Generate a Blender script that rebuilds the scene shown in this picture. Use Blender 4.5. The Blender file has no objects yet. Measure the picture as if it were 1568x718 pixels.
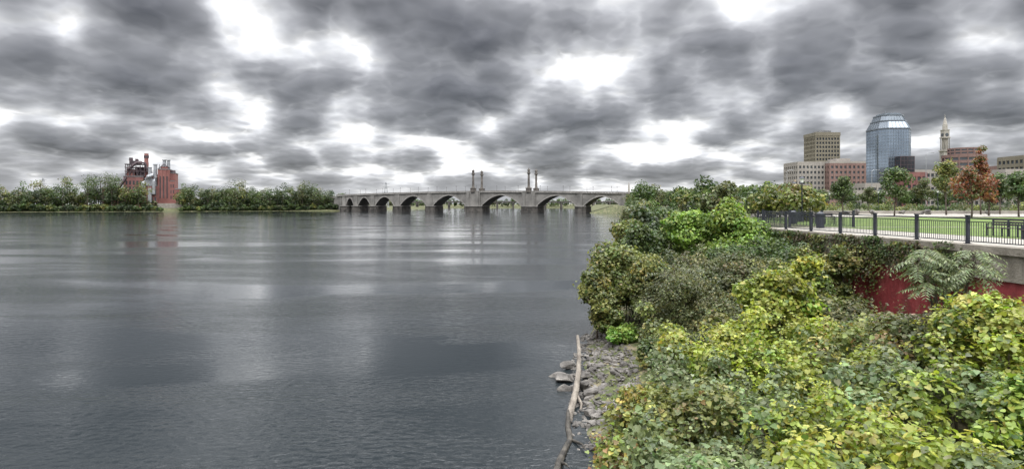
import bpy, math, random
import numpy as np
from mathutils import Vector, Matrix
random.seed(7); R=np.random.default_rng(11)
sc=bpy.context.scene
sc.view_settings.view_transform='Standard'; sc.view_settings.look='None'; sc.view_settings.exposure=0
F=900.0; H=8.0; HOR=312.0
def bx(px,d): return (px-784.0)/F*d
def zy(y,d): return H-(y-HOR)/F*d

# ---------------------------------------------------------------- materials
def newmat(name):
    m=bpy.data.materials.new(name); m.use_nodes=True
    nt=m.node_tree; b=nt.nodes['Principled BSDF']; return m,nt,b
def noisemat(name,c1,c2,scale=5,rough=.8,detail=5,bump=0.0,bscale=None,c3=None,stretch=(1,1,1),metal=0.0,spec=.3):
    m,nt,b=newmat(name); N=nt.nodes; L=nt.links
    tc=N.new('ShaderNodeTexCoord'); mp=N.new('ShaderNodeMapping'); mp.inputs['Scale'].default_value=stretch
    L.new(tc.outputs['Object'],mp.inputs['Vector'])
    n=N.new('ShaderNodeTexNoise'); n.inputs['Scale'].default_value=scale; n.inputs['Detail'].default_value=detail
    n.inputs['Roughness'].default_value=.6
    L.new(mp.outputs[0],n.inputs['Vector'])
    r=N.new('ShaderNodeValToRGB'); r.color_ramp.elements[0].position=.35; r.color_ramp.elements[1].position=.65
    r.color_ramp.elements[0].color=(*c1,1); r.color_ramp.elements[1].color=(*c2,1)
    if c3:
        e=r.color_ramp.elements.new(.5); e.color=(*c3,1)
    L.new(n.outputs['Fac'],r.inputs['Fac']); L.new(r.outputs['Color'],b.inputs['Base Color'])
    b.inputs['Roughness'].default_value=rough; b.inputs['Metallic'].default_value=metal
    b.inputs['Specular IOR Level'].default_value=spec
    if bump>0:
        n2=N.new('ShaderNodeTexNoise'); n2.inputs['Scale'].default_value=bscale or scale*4; n2.inputs['Detail'].default_value=6
        L.new(tc.outputs['Object'],n2.inputs['Vector'])
        bp=N.new('ShaderNodeBump'); bp.inputs['Strength'].default_value=bump; bp.inputs['Distance'].default_value=.1
        L.new(n2.outputs['Fac'],bp.inputs['Height']); L.new(bp.outputs[0],b.inputs['Normal'])
    return m
M={}
M['stone']=noisemat('granite',(.12,.116,.108),(.24,.23,.214),.12,.85,8)
M['ringstone']=noisemat('ring_stone',(.18,.172,.16),(.28,.267,.25),.3,.85,6)
M['pier']=noisemat('wet_stone',(.035,.033,.03),(.11,.10,.09),.3,.8,6)
M['tstone']=noisemat('tower_stone',(.08,.072,.064),(.16,.145,.13),.4,.85,6)
M['brick']=noisemat('red_brick',(.19,.08,.07),(.27,.125,.11),.15,.85,8)
M['brickd']=noisemat('old_brick',(.15,.07,.065),(.23,.11,.10),.2,.85,8)
M['conc']=noisemat('concrete',(.22,.20,.175),(.34,.315,.28),.5,.9,8,.3,8)
M['concw']=noisemat('weathered_concrete',(.15,.135,.11),(.33,.30,.255),.9,.9,8,.4,10,stretch=(1,1,.5))
M['paver']=noisemat('paving',(.25,.235,.205),(.33,.31,.27),.7,.9,6)
M['redwall']=noisemat('red_paint',(.13,.03,.03),(.26,.065,.065),1.6,.75,8,.3,6,c3=(.20,.03,.033),stretch=(1,1,.35))
M['iron']=noisemat('black_iron',(.012,.014,.022),(.028,.032,.045),6,.45,3,spec=.5)
M['steel']=noisemat('grey_steel',(.26,.27,.28),(.42,.43,.45),.3,.5,4,metal=.3)
M['mullion']=noisemat('mullion_steel',(.16,.19,.22),(.23,.26,.29),.3,.5,4,metal=.4)
M['dsteel']=noisemat('dark_steel',(.045,.035,.04),(.11,.08,.085),.3,.7,4)
M['bark']=noisemat('bark',(.05,.038,.028),(.12,.10,.08),4,.95,6,.6,12,stretch=(1,1,.3))
M['dead']=noisemat('driftwood',(.10,.085,.07),(.26,.23,.19),3,.9,6,.8,14,stretch=(1,.3,1))
M['wetwood']=noisemat('wet_wood',(.02,.018,.015),(.09,.08,.065),3,.5,6,.8,14)
M['rock']=noisemat('rock',(.055,.05,.045),(.20,.185,.165),1.6,.85,8,.8,8,c3=(.11,.102,.092))
M['grass']=noisemat('lawn_grass',(.075,.12,.028),(.125,.17,.045),.6,.95,10,.4,30)
M['tan']=noisemat('tan_precast',(.16,.145,.11),(.21,.19,.145),.05,.8,4)
M['beige']=noisemat('beige_precast',(.25,.23,.21),(.32,.295,.265),.05,.8,4)
M['pink']=noisemat('pinkish_brick',(.165,.105,.09),(.22,.145,.128),.05,.8,4)
M['lime']=noisemat('limestone',(.28,.265,.235),(.38,.355,.315),.08,.8,5)
M['roof']=noisemat('roofing',(.13,.13,.13),(.22,.22,.22),.1,.8,4)
M['asphalt']=noisemat('asphalt',(.04,.04,.04),(.065,.065,.065),2,.9,6)
M['paint']=noisemat('white_paint',(.7,.7,.7),(.8,.8,.8),2,.7,3)
def glass(name,c,rough=.15,metal=.5,sc_=.12):
    m=noisemat(name,tuple(x*.8 for x in c),tuple(x*1.25 for x in c),sc_,rough,3,metal=metal,spec=.8); return m
M['glassb']=glass('blue_glass',(.28,.34,.41),.10,.85,.06)
M['glassc']=glass('crown_glass',(.16,.185,.21),.25,.5,.06)
M['glassd']=glass('dark_glass',(.03,.034,.04),.15,.1)
M['glassm']=glass('grey_glass',(.07,.08,.09),.15,.3)

def leafmat(name,tr=.35):
    m,nt,b=newmat(name); N=nt.nodes;L=nt.links
    a=N.new('ShaderNodeAttribute'); a.attribute_name='col'
    L.new(a.outputs['Color'],b.inputs['Base Color']); b.inputs['Roughness'].default_value=.45
    b.inputs['Specular IOR Level'].default_value=.4
    t=N.new('ShaderNodeBsdfTranslucent'); 
    hs=N.new('ShaderNodeHueSaturation'); hs.inputs['Saturation'].default_value=1.1; hs.inputs['Value'].default_value=1.3
    L.new(a.outputs['Color'],hs.inputs['Color']); L.new(hs.outputs[0],t.inputs['Color'])
    mx=N.new('ShaderNodeMixShader'); mx.inputs[0].default_value=tr
    L.new(b.outputs[0],mx.inputs[1]); L.new(t.outputs[0],mx.inputs[2])
    L.new(mx.outputs[0],nt.nodes['Material Output'].inputs['Surface']); return m
M['leaf']=leafmat('leaves')

# ---------------------------------------------------------------- mesh helpers
def empty(name,loc=(0,0,0)):
    e=bpy.data.objects.new(name,None); e.location=loc; e.empty_display_size=.5
    sc.collection.objects.link(e); return e
class MB:
    def __init__(s,T=None): s.v=[];s.f=[];s.T=T or Matrix.Identity(4)
    def add(s,vs,fs):
        o=len(s.v); s.v+= [tuple(s.T@Vector(v)) for v in vs]; s.f+=[tuple(i+o for i in f) for f in fs]
    def box(s,x0,x1,y0,y1,z0,z1):
        s.add([(x0,y0,z0),(x1,y0,z0),(x1,y1,z0),(x0,y1,z0),(x0,y0,z1),(x1,y0,z1),(x1,y1,z1),(x0,y1,z1)],
              [(0,3,2,1),(4,5,6,7),(0,1,5,4),(1,2,6,5),(2,3,7,6),(3,0,4,7)])
    def frus(s,cx,cy,z0,z1,r0,r1,n=12,rot=0,cap=True):
        vs=[];
        for z,r in((z0,r0),(z1,r1)):
            for i in range(n):
                a=rot+2*math.pi*i/n; vs.append((cx+r*math.cos(a),cy+r*math.sin(a),z))
        fs=[(i,(i+1)%n,n+(i+1)%n,n+i) for i in range(n)]
        if cap: fs+=[tuple(range(n))[::-1],tuple(range(n,2*n))]
        s.add(vs,fs)
    def tube(s,pts,rad,n=6):
        vs=[];fs=[]
        pts=[Vector(p) for p in pts]
        for i,p in enumerate(pts):
            d=(pts[min(i+1,len(pts)-1)]-pts[max(i-1,0)]).normalized()
            a=Vector((0,0,1)) if abs(d.z)<.9 else Vector((1,0,0))
            t=d.cross(a).normalized(); b=d.cross(t)
            for k in range(n):
                an=2*math.pi*k/n; vs.append(p+(t*math.cos(an)+b*math.sin(an))*rad[i])
        for i in range(len(pts)-1):
            for k in range(n):
                fs.append((i*n+k,i*n+(k+1)%n,(i+1)*n+(k+1)%n,(i+1)*n+k))
        fs.append(tuple(range(n))[::-1]); fs.append(tuple(range((len(pts)-1)*n,len(pts)*n)))
        s.add(vs,fs)
    def prism(s,poly,z0,z1,poly2=None):
        n=len(poly); p2=poly2 or poly
        s.add([(x,y,z0) for x,y in poly]+[(x,y,z1) for x,y in p2],
              [(i,(i+1)%n,n+(i+1)%n,n+i) for i in range(n)]+[tuple(range(n))[::-1],tuple(range(n,2*n))])
    def obj(s,name,mat,parent=None,smooth=False):
        me=bpy.data.meshes.new(name); me.from_pydata(s.v,[],s.f); me.update()
        o=bpy.data.objects.new(name,me); sc.collection.objects.link(o); me.materials.append(mat)
        if smooth:
            for p in me.polygons:p.use_smooth=True
        if parent:o.parent=parent; o.matrix_parent_inverse=Matrix.Translation(-Vector(parent.location))
        return o
TEMPL={'heart':(np.array([(0,0,0),(.3,-.15,.05),(.54,.15,.10),(.36,.6,.05),(0,1,-.12),(-.3,-.15,.05),(-.54,.15,.10),(-.36,.6,.05)],float)-np.array([0,.4,0]),[(0,1,2,3,4),(0,4,7,6,5)]),
 'quad':(np.array([(0,-.5,0),(.36,.0,.12),(0,.55,-.05),(-.36,.0,.12)],float),[(0,1,2,3)]),
 'blade':(np.array([(-.02,0,0),(.02,0,0),(.015,.6,.08),(0,1,.3)],float),[(0,1,2,3)]),
 'lance':(np.array([(0,0,0),(.15,.3,.03),(0,1,-.1),(-.15,.3,.03)],float),[(0,1,2,3)])}
def nrm(a): return a/np.maximum(np.linalg.norm(a,axis=1,keepdims=True),1e-6)
def leaves(name,P,N,S,C,kind='quad',parent=None,T=None):
    n=len(P); tp,fc=TEMPL[kind]; k=len(tp)
    if T is None: T=nrm(np.cross(N,R.normal(size=(n,3))))
    B=np.cross(N,T)
    V=P[:,None,:]+S[:,None,None]*(tp[None,:,0:1]*T[:,None,:]+tp[None,:,1:2]*B[:,None,:]+tp[None,:,2:3]*N[:,None,:])
    V=V.reshape(-1,3)
    nf=len(fc); lens=[len(f) for f in fc]; tl=sum(lens)
    flat=np.concatenate([np.array(f) for f in fc])
    idx=(np.arange(n)[:,None]*k+flat[None,:]).ravel()
    me=bpy.data.meshes.new(name); me.vertices.add(n*k); me.vertices.foreach_set('co',V.ravel().astype(np.float32))
    me.loops.add(n*tl); me.loops.foreach_set('vertex_index',idx.astype(np.int32))
    me.polygons.add(n*nf)
    ls=(np.arange(n)[:,None]*tl+np.concatenate([[0],np.cumsum(lens)[:-1]])[None,:]).ravel()
    me.polygons.foreach_set('loop_start',ls.astype(np.int32))
    me.update(calc_edges=True)
    ca=me.color_attributes.new('col','FLOAT_COLOR','POINT')
    cc=np.ones((n,k,4),np.float32); cc[:,:,:3]=C[:,None,:]
    ca.data.foreach_set('color',cc.ravel())
    me.materials.append(M['leaf'])
    o=bpy.data.objects.new(name,me); sc.collection.objects.link(o)
    if parent:o.parent=parent; o.matrix_parent_inverse=Matrix.Translation(-Vector(parent.location))
    return o
PAL={
 'yg':[((.27,.30,.055),4),((.20,.25,.045),3),((.33,.32,.075),1.5),((.10,.14,.035),1.5)],
 'bright':[((.16,.25,.05),4),((.21,.29,.06),3),((.10,.165,.035),1.5)],
 'green':[((.065,.10,.03),4),((.10,.135,.038),2),((.04,.065,.02),2)],
 'dark':[((.035,.055,.022),4),((.05,.075,.028),3),((.08,.10,.032),1)],
 'olive':[((.10,.112,.045),4),((.07,.085,.035),3),((.16,.16,.06),1)],
 'mixed':[((.14,.16,.045),4),((.08,.105,.032),3),((.22,.21,.06),1.5),((.16,.12,.05),.4)],
 'autumn':[((.24,.22,.06),2.5),((.18,.21,.055),3),((.22,.14,.055),.8),((.11,.14,.045),2.5)],
 'red':[((.20,.075,.04),4),((.24,.12,.05),2),((.10,.11,.035),2.2)],
 'brown':[((.11,.085,.05),3),((.13,.10,.06),2),((.07,.08,.03),3)],
 'pale':[((.14,.175,.075),4),((.10,.135,.055),3),((.19,.22,.095),2)],
}
def palcol(pal,n,jit=.22):
    cs=np.array([c for c,_ in PAL[pal]]); w=np.array([w for _,w in PAL[pal]]); w=w/w.sum()
    c=cs[R.choice(len(cs),n,p=w)]
    return c*np.exp(R.normal(0,jit,(n,1)))*np.exp(R.normal(0,jit*.35,(n,3)))
def clumps(cen,rad,npc,pals,flat=.8,up=.5,sprig=.1):
    Ps=[];Ns=[];Cs=[]
    for c,r,n,p in zip(cen,rad,npc,pals):
        n=int(n); u=nrm(R.normal(size=(n,3)))
        ph=R.uniform(0,6.28,3); lump=1+.18*np.sin(u[:,0]*4+ph[0])*np.sin(u[:,1]*4+ph[1])+.12*np.sin(u[:,2]*6+ph[2])
        q=.55+.45*np.sqrt(R.random(n)); sp=R.random(n)<sprig; q=np.where(sp,q*R.uniform(1,1.4,n),q)
        P=c+u*(r*q*lump)[:,None]*np.array([1,1,flat])
        N=nrm(u*.7+np.array([0,0,up])+R.normal(0,.5,(n,3)))
        base=palcol(p,1,.2); C=palcol(p,n); m=R.random(n)<.5
        C[m]=base*np.exp(R.normal(0,.2,(m.sum(),1)))
        Ps.append(P);Ns.append(N);Cs.append(C)
    return np.concatenate(Ps),np.concatenate(Ns),np.concatenate(Cs)
def crown(cx,cy,z0,z1,r,k,irr=.35,shape=1.0):
    out=[];rad=[]
    h=(z1-z0)/2; zc=(z0+z1)/2
    for i in range(k):
        u=nrm(R.normal(size=(1,3)))[0]; q=R.uniform(.35,.9)**.7
        s=1-.35*max(0,u[2])*shape
        rr=r*R.uniform(1-irr,1)
        out.append((cx+u[0]*rr*q*s,cy+u[1]*rr*q*s,zc+u[2]*h*q*.85)); rad.append(r*R.uniform(.22,.42))
    return np.array(out),np.array(rad)
def shoots(cen,rad,pals,n,ln,ls,name,parent,kind='heart'):
    """leafy shoots that stand or arch out of the crown"""
    q=MB(); P=[];N2=[];S=[];C=[]
    for i in range(n):
        j=R.integers(len(cen)); u=nrm(R.normal(size=(1,3)))[0]; u[2]=abs(u[2])*.9+.25; u/=np.linalg.norm(u)
        p=np.array(cen[j],float)+u*rad[j]*.7; L_=ln*R.uniform(.5,1.2); col=palcol(pals[j],1,.1)[0]; pts=[]
        dz=R.uniform(.2,.9)
        for k in range(7):
            t=k/6; pts.append(tuple(p+u*L_*t-np.array([0,0,dz*L_*t*t*.6])))
        q.tube(pts,[.009*(1-.7*k/6) for k in range(7)],4)
        for k in range(1,7):
            for s in range(2):
                o=np.array(pts[k])+R.normal(0,.045,3); P.append(o); nn_=np.array([0,0,1.])+R.normal(0,.5,3)+u*.3; N2.append(nn_/np.linalg.norm(nn_)); S.append(ls*R.uniform(.6,1.1)*(1-.4*k/6)); C.append(col*math.exp(R.normal(0,.15)))
    leaves(name,np.array(P),np.array(N2),np.array(S),np.array(C),kind,parent); q.obj(name+'_stems',M['bark'],parent)
def tree(name,x,y,z,h,r,pal,ls,n,k=22,cb=.3,tr=None,kind='quad',lean=(0,0),sprig=.12,irr=.4,sh=0):
    e=empty(name,(x,y,z)); tr=tr or h*.022
    tx,ty=x+lean[0],y+lean[1]
    cen,rad=crown(tx,ty,z+h*cb,z+h*.97,r,k,irr)
    tb=MB(); zt=z+h*.8
    def tp(t): return Vector((x+(tx-x)*t+math.sin(t*5+x)*r*.04,y+(ty-y)*t+math.cos(t*4+y)*r*.04,z-.3+(zt-z+.3)*t))
    tb.tube([tp(t/6) for t in range(7)],[tr*(1.25 if t==0 else 1)*(1-.8*t/6) for t in range(7)],8)
    for c in cen:
        t=min(.9,max(.2,((c[2]-z)/ (zt-z))-.22)); a=tp(t); b=Vector(c); mid=a.lerp(b,.5)+Vector((0,0,-.06*(b-a).length))
        r0=tr*(1-.8*t)*.5; tb.tube([a,mid,b],[r0,r0*.6,r0*.25],5)
    tb.obj('trunk_and_limbs',M['bark'],e,True)
    w=rad**2; npc=np.maximum(20,n*w/w.sum())
    P,N,C=clumps(cen,rad,npc,[pal]*k,sprig=sprig)
    leaves('foliage',P,N,ls*R.uniform(.65,1.3,len(P)),C,kind,e)
    if sh: shoots(cen,rad,[pal]*k,sh,.55,ls,'shoots',e,kind)
    return e
def tree_mass(name,items,ls,n,k=12):
    e=empty(name,(items[0][0],items[0][1],items[0][2])); tb=MB(); Ps=[];Ns=[];Cs=[];Ss=[]
    for (x,y,z,h,r,pal) in items:
        cen,rad=crown(x,y,z+h*.08,z+h*1.08,r,k,.45,.8)
        tb.tube([(x,y,z-.5),(x+r*.05,y,z+h*.4),(x,y,z+h*.75)],[h*.02,h*.015,h*.006],5)
        for c in cen[:5]: tb.tube([(x+r*.05,y,z+h*.35),tuple(c)],[h*.009,h*.003],4)
        w=rad**2
        P,N,C=clumps(cen,rad*1.15,np.maximum(8,n*w/w.sum()),[pal]*k)
        Ps.append(P);Ns.append(N);Cs.append(C)
    P=np.concatenate(Ps); tb.obj('trunks',M['bark'],e)
    leaves('foliage',P,np.concatenate(Ns),ls*R.uniform(.6,1.3,len(P)),np.concatenate(Cs),'quad',e); return e

# ---------------------------------------------------------------- shore lines / terrain
SY=[-50,0,10,17.7,25,31,50,100,150,300,520,1000,1300,8000]
SX=[-1,.3,1.3,2.5,3.1,3.9,7.5,18,28.5,59,98,150,170,300]
def shore(y): return np.interp(y,SY,SX)
WY=[-50,0,22,41.5,60,150,300,8000]; WX=[24.5,21.2,19.3,17.6,22,40,75,500]
def wall(y): return np.interp(y,WY,WX)
PZ=6.3
def leftd(x,y):
    a=(y-(554+(x+483)*.36))*.94
    lx=np.interp(y,[600,660,800,1080,1300,8000],[-260,-188,-160,-110,-100,-50])
    b=np.where(y>655,(lx-x)*.9,-1e3)
    return np.maximum(np.where(x<-188,a,-1e3),np.where(y>655,b,-1e3))
def gz(x,y):
    s=shore(y); w=wall(y); o=x-s
    zb=np.interp(o,[-8,-1,0,.8,3,8,14],[-2.5,-.5,0,.35,.9,1.9,2.2])
    near=np.where(x>w+.13,PZ,zb)
    far=np.interp(o,[-8,0,3,12],[-2.5,0,1.5,PZ])
    t=np.clip((y-42)/4,0,1)
    g=np.where(x>w+.13,PZ,near*(1-t)+far*t)
    ld=leftd(x,y); g=np.maximum(g,np.interp(ld,[-20,0,6,20,60],[-2.5,0,1.0,3.,3.5]))
    fd=y-1150; g=np.maximum(g,np.interp(fd,[-20,0,20],[-2.5,0,3]))
    return g
rows=np.concatenate([np.arange(-50,10,4),np.arange(10,48,.75),np.arange(48,120,4),np.arange(120,560,20),np.arange(560,1300,20),[1500,2500,4000,8000]])
cl=np.concatenate([[-7000,-4000,-2500,-1500,-1100],np.arange(-900,-60,14)]); 
V=[];
for y in rows:
    s=float(shore(y)); w=float(wall(y))
    w=max(w,s+13)if y>46 else w
    xs=list(cl+0)+list(np.linspace(-55,s-8,6))+[s-4,s-1,s-.3,s,s+.4,s+.8,s+1.5,s+2.2,s+3]+list(np.linspace(s+3.8,w-.3,14))+[w+.10,w+.14,w+1]+[w+5,w+15,w+40,w+100,w+250,w+500,w+1000,w+2500,w+6500]
    xs=np.array(xs); z=gz(xs,np.full(len(xs),y))
    nz=(np.sin(xs*2.1+y*1.3)+np.sin(xs*.9-y*2.2))*.04; z=z+np.where((xs>s-.5)&(xs<w-1),nz,0)
    V+= [(float(a),float(y),float(b)) for a,b in zip(xs,z)]
nc=len(xs); Fc=[(j*nc+i,j*nc+i+1,(j+1)*nc+i+1,(j+1)*nc+i) for j in range(len(rows)-1) for i in range(nc-1)]
g=MB(); g.v=V; g.f=Fc
M['ground']=noisemat('earth_and_grass',(.045,.04,.025),(.17,.14,.09),.8,.95,10,.6,9,c3=(.06,.075,.025))
g.obj('ground',M['ground'],None,True)

# water
m,nt,b=newmat('river_water'); N=nt.nodes;L=nt.links
b.inputs['Base Color'].default_value=(.014,.018,.020,1); b.inputs['IOR'].default_value=1.333; b.inputs['Roughness'].default_value=.03
b.inputs['Specular IOR Level'].default_value=.5
geo=N.new('ShaderNodeNewGeometry')
def noi(sc_,det,st,dist=0,rough=.55):
    mp=N.new('ShaderNodeMapping'); mp.inputs['Scale'].default_value=st; mp.inputs['Rotation'].default_value=(0,0,.25)
    n=N.new('ShaderNodeTexNoise'); n.noise_dimensions='2D'; n.inputs['Scale'].default_value=sc_; n.inputs['Detail'].default_value=det; n.inputs['Distortion'].default_value=dist
    n.inputs['Roughness'].default_value=rough
    L.new(geo.outputs['Position'],mp.inputs['Vector']); L.new(mp.outputs[0],n.inputs['Vector']); return n.outputs['Fac']
def mth(op,a,b_=None,c=None):
    n=N.new('ShaderNodeMath'); n.operation=op
    for i,v in enumerate((a,b_,c)):
        if v is None: continue
        if isinstance(v,(int,float)): n.inputs[i].default_value=v
        else: L.new(v,n.inputs[i])
    return n.outputs[0]
w1=noi(2.4,4,(1,1.7,1),.5,.6); w2=noi(.4,2,(1,2.2,1),.3); patch=noi(.035,4,(.6,2.2,1),.5)
pr=N.new('ShaderNodeMapRange'); pr.inputs['From Min'].default_value=.40; pr.inputs['From Max'].default_value=.60; pr.inputs['To Min'].default_value=.15; pr.inputs['To Max'].default_value=1.0
L.new(patch,pr.inputs['Value'])
hsum=mth('ADD',mth('MULTIPLY',w1,.7),mth('MULTIPLY',w2,.55))
bp=N.new('ShaderNodeBump'); bp.inputs['Distance'].default_value=.06
L.new(hsum,bp.inputs['Height']); L.new(pr.outputs[0],bp.inputs['Strength']); L.new(bp.outputs[0],b.inputs['Normal'])
wm=MB(); wm.add([(-9000,-200,0),(9000,-200,0),(9000,9000,0),(-9000,9000,0)],[(0,1,2,3)]); wm.obj('river_water',m)

# ---------------------------------------------------------------- arch bridge
def bs(px):
    k=(px-784)/F; d=(520+.476*100)/(1+.476*k); x=k*d; return math.hypot(x-100,d-520)
Rt=Vector((100,520,0)); th=math.atan2(.476,-1.0)
u=Vector((math.cos(th),math.sin(th),0)); nn=Vector((-u.y,u.x,0)); 
if nn.y<0: nn=-nn
TB=Matrix(((u.x,nn.x,0,Rt.x),(u.y,nn.y,0,Rt.y),(0,0,1,0),(0,0,0,1)))
br=empty('arch_bridge',tuple(Rt)); BW=17.
piers=[(957,6),(888,5),(810,14),(725,16),(658,6),(608,6),(571,5),(545,5),(527,5)]
ps=[(bs(p),w) for p,w in piers]; LT=ps[-1][0]
zd=lambda s:16.6+2.4*math.sin(math.pi*max(0,min(1,s/LT)))
sp=MB(TB);ring=MB(TB);pr_=MB(TB);par=MB(TB)
for i in range(len(ps)-1):
    a=ps[i][0]+ps[i][1]/2; b_=ps[i+1][0]-ps[i+1][1]/2; m_=(a+b_)/2; h_=(b_-a)/2; n=26
    cr=zd(m_)-2.6; zs=4.6
    za=lambda s:cr-(cr-zs)*abs((s-m_)/h_)**1.9
    for j in range(n):
        s0=a+(b_-a)*j/n; s1=a+(b_-a)*(j+1)/n
        for (A,B_,y0,y1,mb) in ((za,zd,0,BW,sp),(za,lambda s:za(s)+1.2,-.45,BW+.45,ring)):
            mb.add([(s0,y0,A(s0)),(s1,y0,A(s1)),(s1,y1,A(s1)),(s0,y1,A(s0)),(s0,y0,B_(s0)),(s1,y0,B_(s1)),(s1,y1,B_(s1)),(s0,y1,B_(s0))],
               [(0,3,2,1),(4,5,6,7),(0,1,5,4),(2,3,7,6)])
for i,(s,w) in enumerate(ps):
    big=w>12
    sp.box(s-w/2,s+w/2,-1.2 if big else -.6,BW+(1.2 if big else .6),4.2,zd(s)+(.2 if big else -.2))
    if big:
        for q in(-1,1): sp.box(s+q*w*.33-1.2,s+q*w*.33+1.2,-2.0,BW+2,4.2,zd(s)+1.5)
    ww=w/2+(2.2 if big else 3.2); top=5.2
    pr_.prism([(s-ww,0),(s-ww*.6,-3.5),(s,-5.5),(s+ww*.6,-3.5),(s+ww,0),(s+ww,BW),(s+ww*.6,BW+3.5),(s,BW+5.5),(s-ww*.6,BW+3.5),(s-ww,BW)],-3,top,
       [(s-ww*.9,0),(s-ww*.55,-3.1),(s,-5),(s+ww*.55,-3.1),(s+ww*.9,0),(s+ww*.9,BW),(s+ww*.55,BW+3.1),(s,BW+5),(s-ww*.55,BW+3.1),(s-ww*.9,BW)])
    ring.prism([(s-ww,-.3),(s-ww*.6,-3.8),(s,-5.8),(s+ww*.6,-3.8),(s+ww,-.3),(s+ww,BW+.3),(s+ww*.6,BW+3.8),(s,BW+5.8),(s-ww*.6,BW+3.8),(s-ww,BW+.3)],top,top+.7)
n=120
for j in range(-4,n+4):
    s0=LT*j/n; s1=LT*(j+1)/n
    for y0,y1,dz0,dz1 in((-1.0,BW+1.0,.003,.6),(-.9,-.5,1.55,1.85),(BW+.5,BW+.9,1.55,1.85)):
        par.add([(s0,y0,zd(s0)+dz0),(s1,y0,zd(s1)+dz0),(s1,y1,zd(s1)+dz0),(s0,y1,zd(s0)+dz0),(s0,y0,zd(s0)+dz1),(s1,y0,zd(s1)+dz1),(s1,y1,zd(s1)+dz1),(s0,y1,zd(s0)+dz1)],
           [(0,3,2,1),(4,5,6,7),(0,1,5,4),(2,3,7,6)])
    for q in range(4):
        s=s0+(s1-s0)*(q+.5)/4; ww=.45 if q==0 else .14
        for y in(-.7,BW+.7): par.box(s-ww,s+ww,y-.15,y+.15,zd(s)+.6,zd(s)+1.55)
sp.box(-60,-4.01,0.5,BW-.5,-1,16.3); sp.box(LT+4.01,LT+70,.5,BW-.5,0,16.2)
sp.obj('spandrels_and_piers',M['stone'],br); ring.obj('arch_rings',M['ringstone'],br); pr_.obj('cutwaters',M['pier'],br); par.obj('deck_and_balustrade',M['ringstone'],br)
tw=MB(TB); lp=MB(TB)
for px in(810,725):
    s=bs(px)
    for y in(-.5,BW+.5):
        z=zd(s)
        tw.box(s-2.2,s+2.2,y-2.0,y+2.0,z+.6,z+4.0); tw.box(s-2.5,s+2.5,y-2.3,y+2.3,z+4.0,z+4.6)
        tw.frus(s,y,z+4.6,z+6.3,1.9,1.35,8); tw.frus(s,y,z+6.3,z+17.5,1.2,.95,12)
        tw.frus(s,y,z+17.5,z+18.3,1.0,1.9,8); tw.frus(s,y,z+18.3,z+18.8,2.0,2.0,8)
        tw.frus(s,y,z+18.8,z+21.4,1.3,1.2,8); tw.frus(s,y,z+21.4,z+21.9,1.7,1.6,8); tw.frus(s,y,z+21.9,z+23.2,1.2,.3,8); tw.frus(s,y,z+23.2,z+24.4,.25,.1,6)
for j in range(14):
    s=12+j*(LT-20)/13
    for y in(-.7,BW+.7):
        lp.frus(s,y,zd(s)+1.85,zd(s)+6,.14,.09,6); lp.frus(s,y,zd(s)+6,zd(s)+6.7,.2,.35,6); 
tw.obj('towers',M['tstone'],br); lp.obj('lamp_posts',M['dsteel'],br)
ob=MB(); x,y=bx(963,560),560; ob.box(x-1.5,x+1.5,y-1.5,y+1.5,6,19); ob.frus(x,y,19,26,1.3,.9,4,math.pi/4); ob.frus(x,y,26,29,.9,.05,4,math.pi/4); ob.obj('stone_obelisk',M['lime'])
db=empty('distant_bridge',(0,950,0)); q=MB()
q.box(-190,175,950,958,9.5,11.8)
for i in range(14):
    x=-180+i*26; q.box(x-1.4,x+1.4,948,960,-2,9.497)
q.obj('girder_and_piers',M['pier'],db)

# ---------------------------------------------------------------- power plant
pc=Vector((bx(220,630),630,3.)); rz=math.radians(24)
TP=Matrix.Translation(pc)@Matrix.Rotation(rz,4,'Z')@Matrix.Scale(1.09,4)
pp=empty('power_plant',tuple(pc)); Bk=MB(TP);Bd=MB(TP);St=MB(TP);Dk=MB(TP);Cn=MB(TP);Wn=MB(TP);Rf=MB(TP)
def wins(x0,x1,z0,z1,yf,nx,nz,fr=.55,fz=.7):
    dx=(x1-x0)/nx; dz=(z1-z0)/nz
    for i in range(nx):
        for j in range(nz):
            cx=x0+dx*(i+.5); cz=z0+dz*(j+.5)
            Wn.box(cx-dx*fr/2,cx+dx*fr/2,yf-.12,yf+.3,cz-dz*fz/2,cz+dz*fz/2)
Bk.box(12,22,0,26,0,38.5); Bk.box(22,27,3,26,0,35); Bk.box(14,20,3,20,38.5,41.5); Rf.box(11.7,22.3,-.3,26.3,38.5,39.3); Rf.box(22.31,27.3,2.7,26.3,35,35.7)
Bk.box(27,34,-2,22,5,19); Rf.box(26.8,34.3,-2.3,22.3,19,19.7); Bk.box(22,27,-1,3,5,27); Rf.box(22.4,26.79,-1.3,2.6,27,27.6)
Cn.box(12,34.4,-2.4,-.003,0,5); Cn.box(27.0,34.3,-.003,20,0,4.99)
wins(12.5,21.5,8,34,0,3,1,.3,.85); wins(28,33.5,7,17,-2,3,2); wins(22.5,26.5,8,25,-1,2,3,.4,.6)
for x in(12.4,15.4,18.5,21.6): Bk.box(x-.4,x+.4,-.6,-.003,5,38.4)
Bd.box(0,12,-2,20,0,22); wins(.5,11.5,4,20,-2,4,2,.5,.7); Rf.box(-.3,11.69,-2.3,20.3,22,22.8); Bk.box(2,11.9,6,20,22.8,33); Rf.box(1.7,11.68,5.7,20.3,33,33.7)
Bd.box(-17,-.31,1,24,0,31); wins(-16,-1,5,28,1,5,4,.5,.65); Rf.box(-17.3,-.32,.7,24.3,31,31.7); Bk.box(-15,-8,4,20,31.7,38); Rf.box(-15.3,-7.7,3.7,20.3,38,38.6)
Bk.box(-34,-17.31,-1,18,0,19); wins(-33,-18,3,17,-1,5,2,.5,.7)
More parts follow.
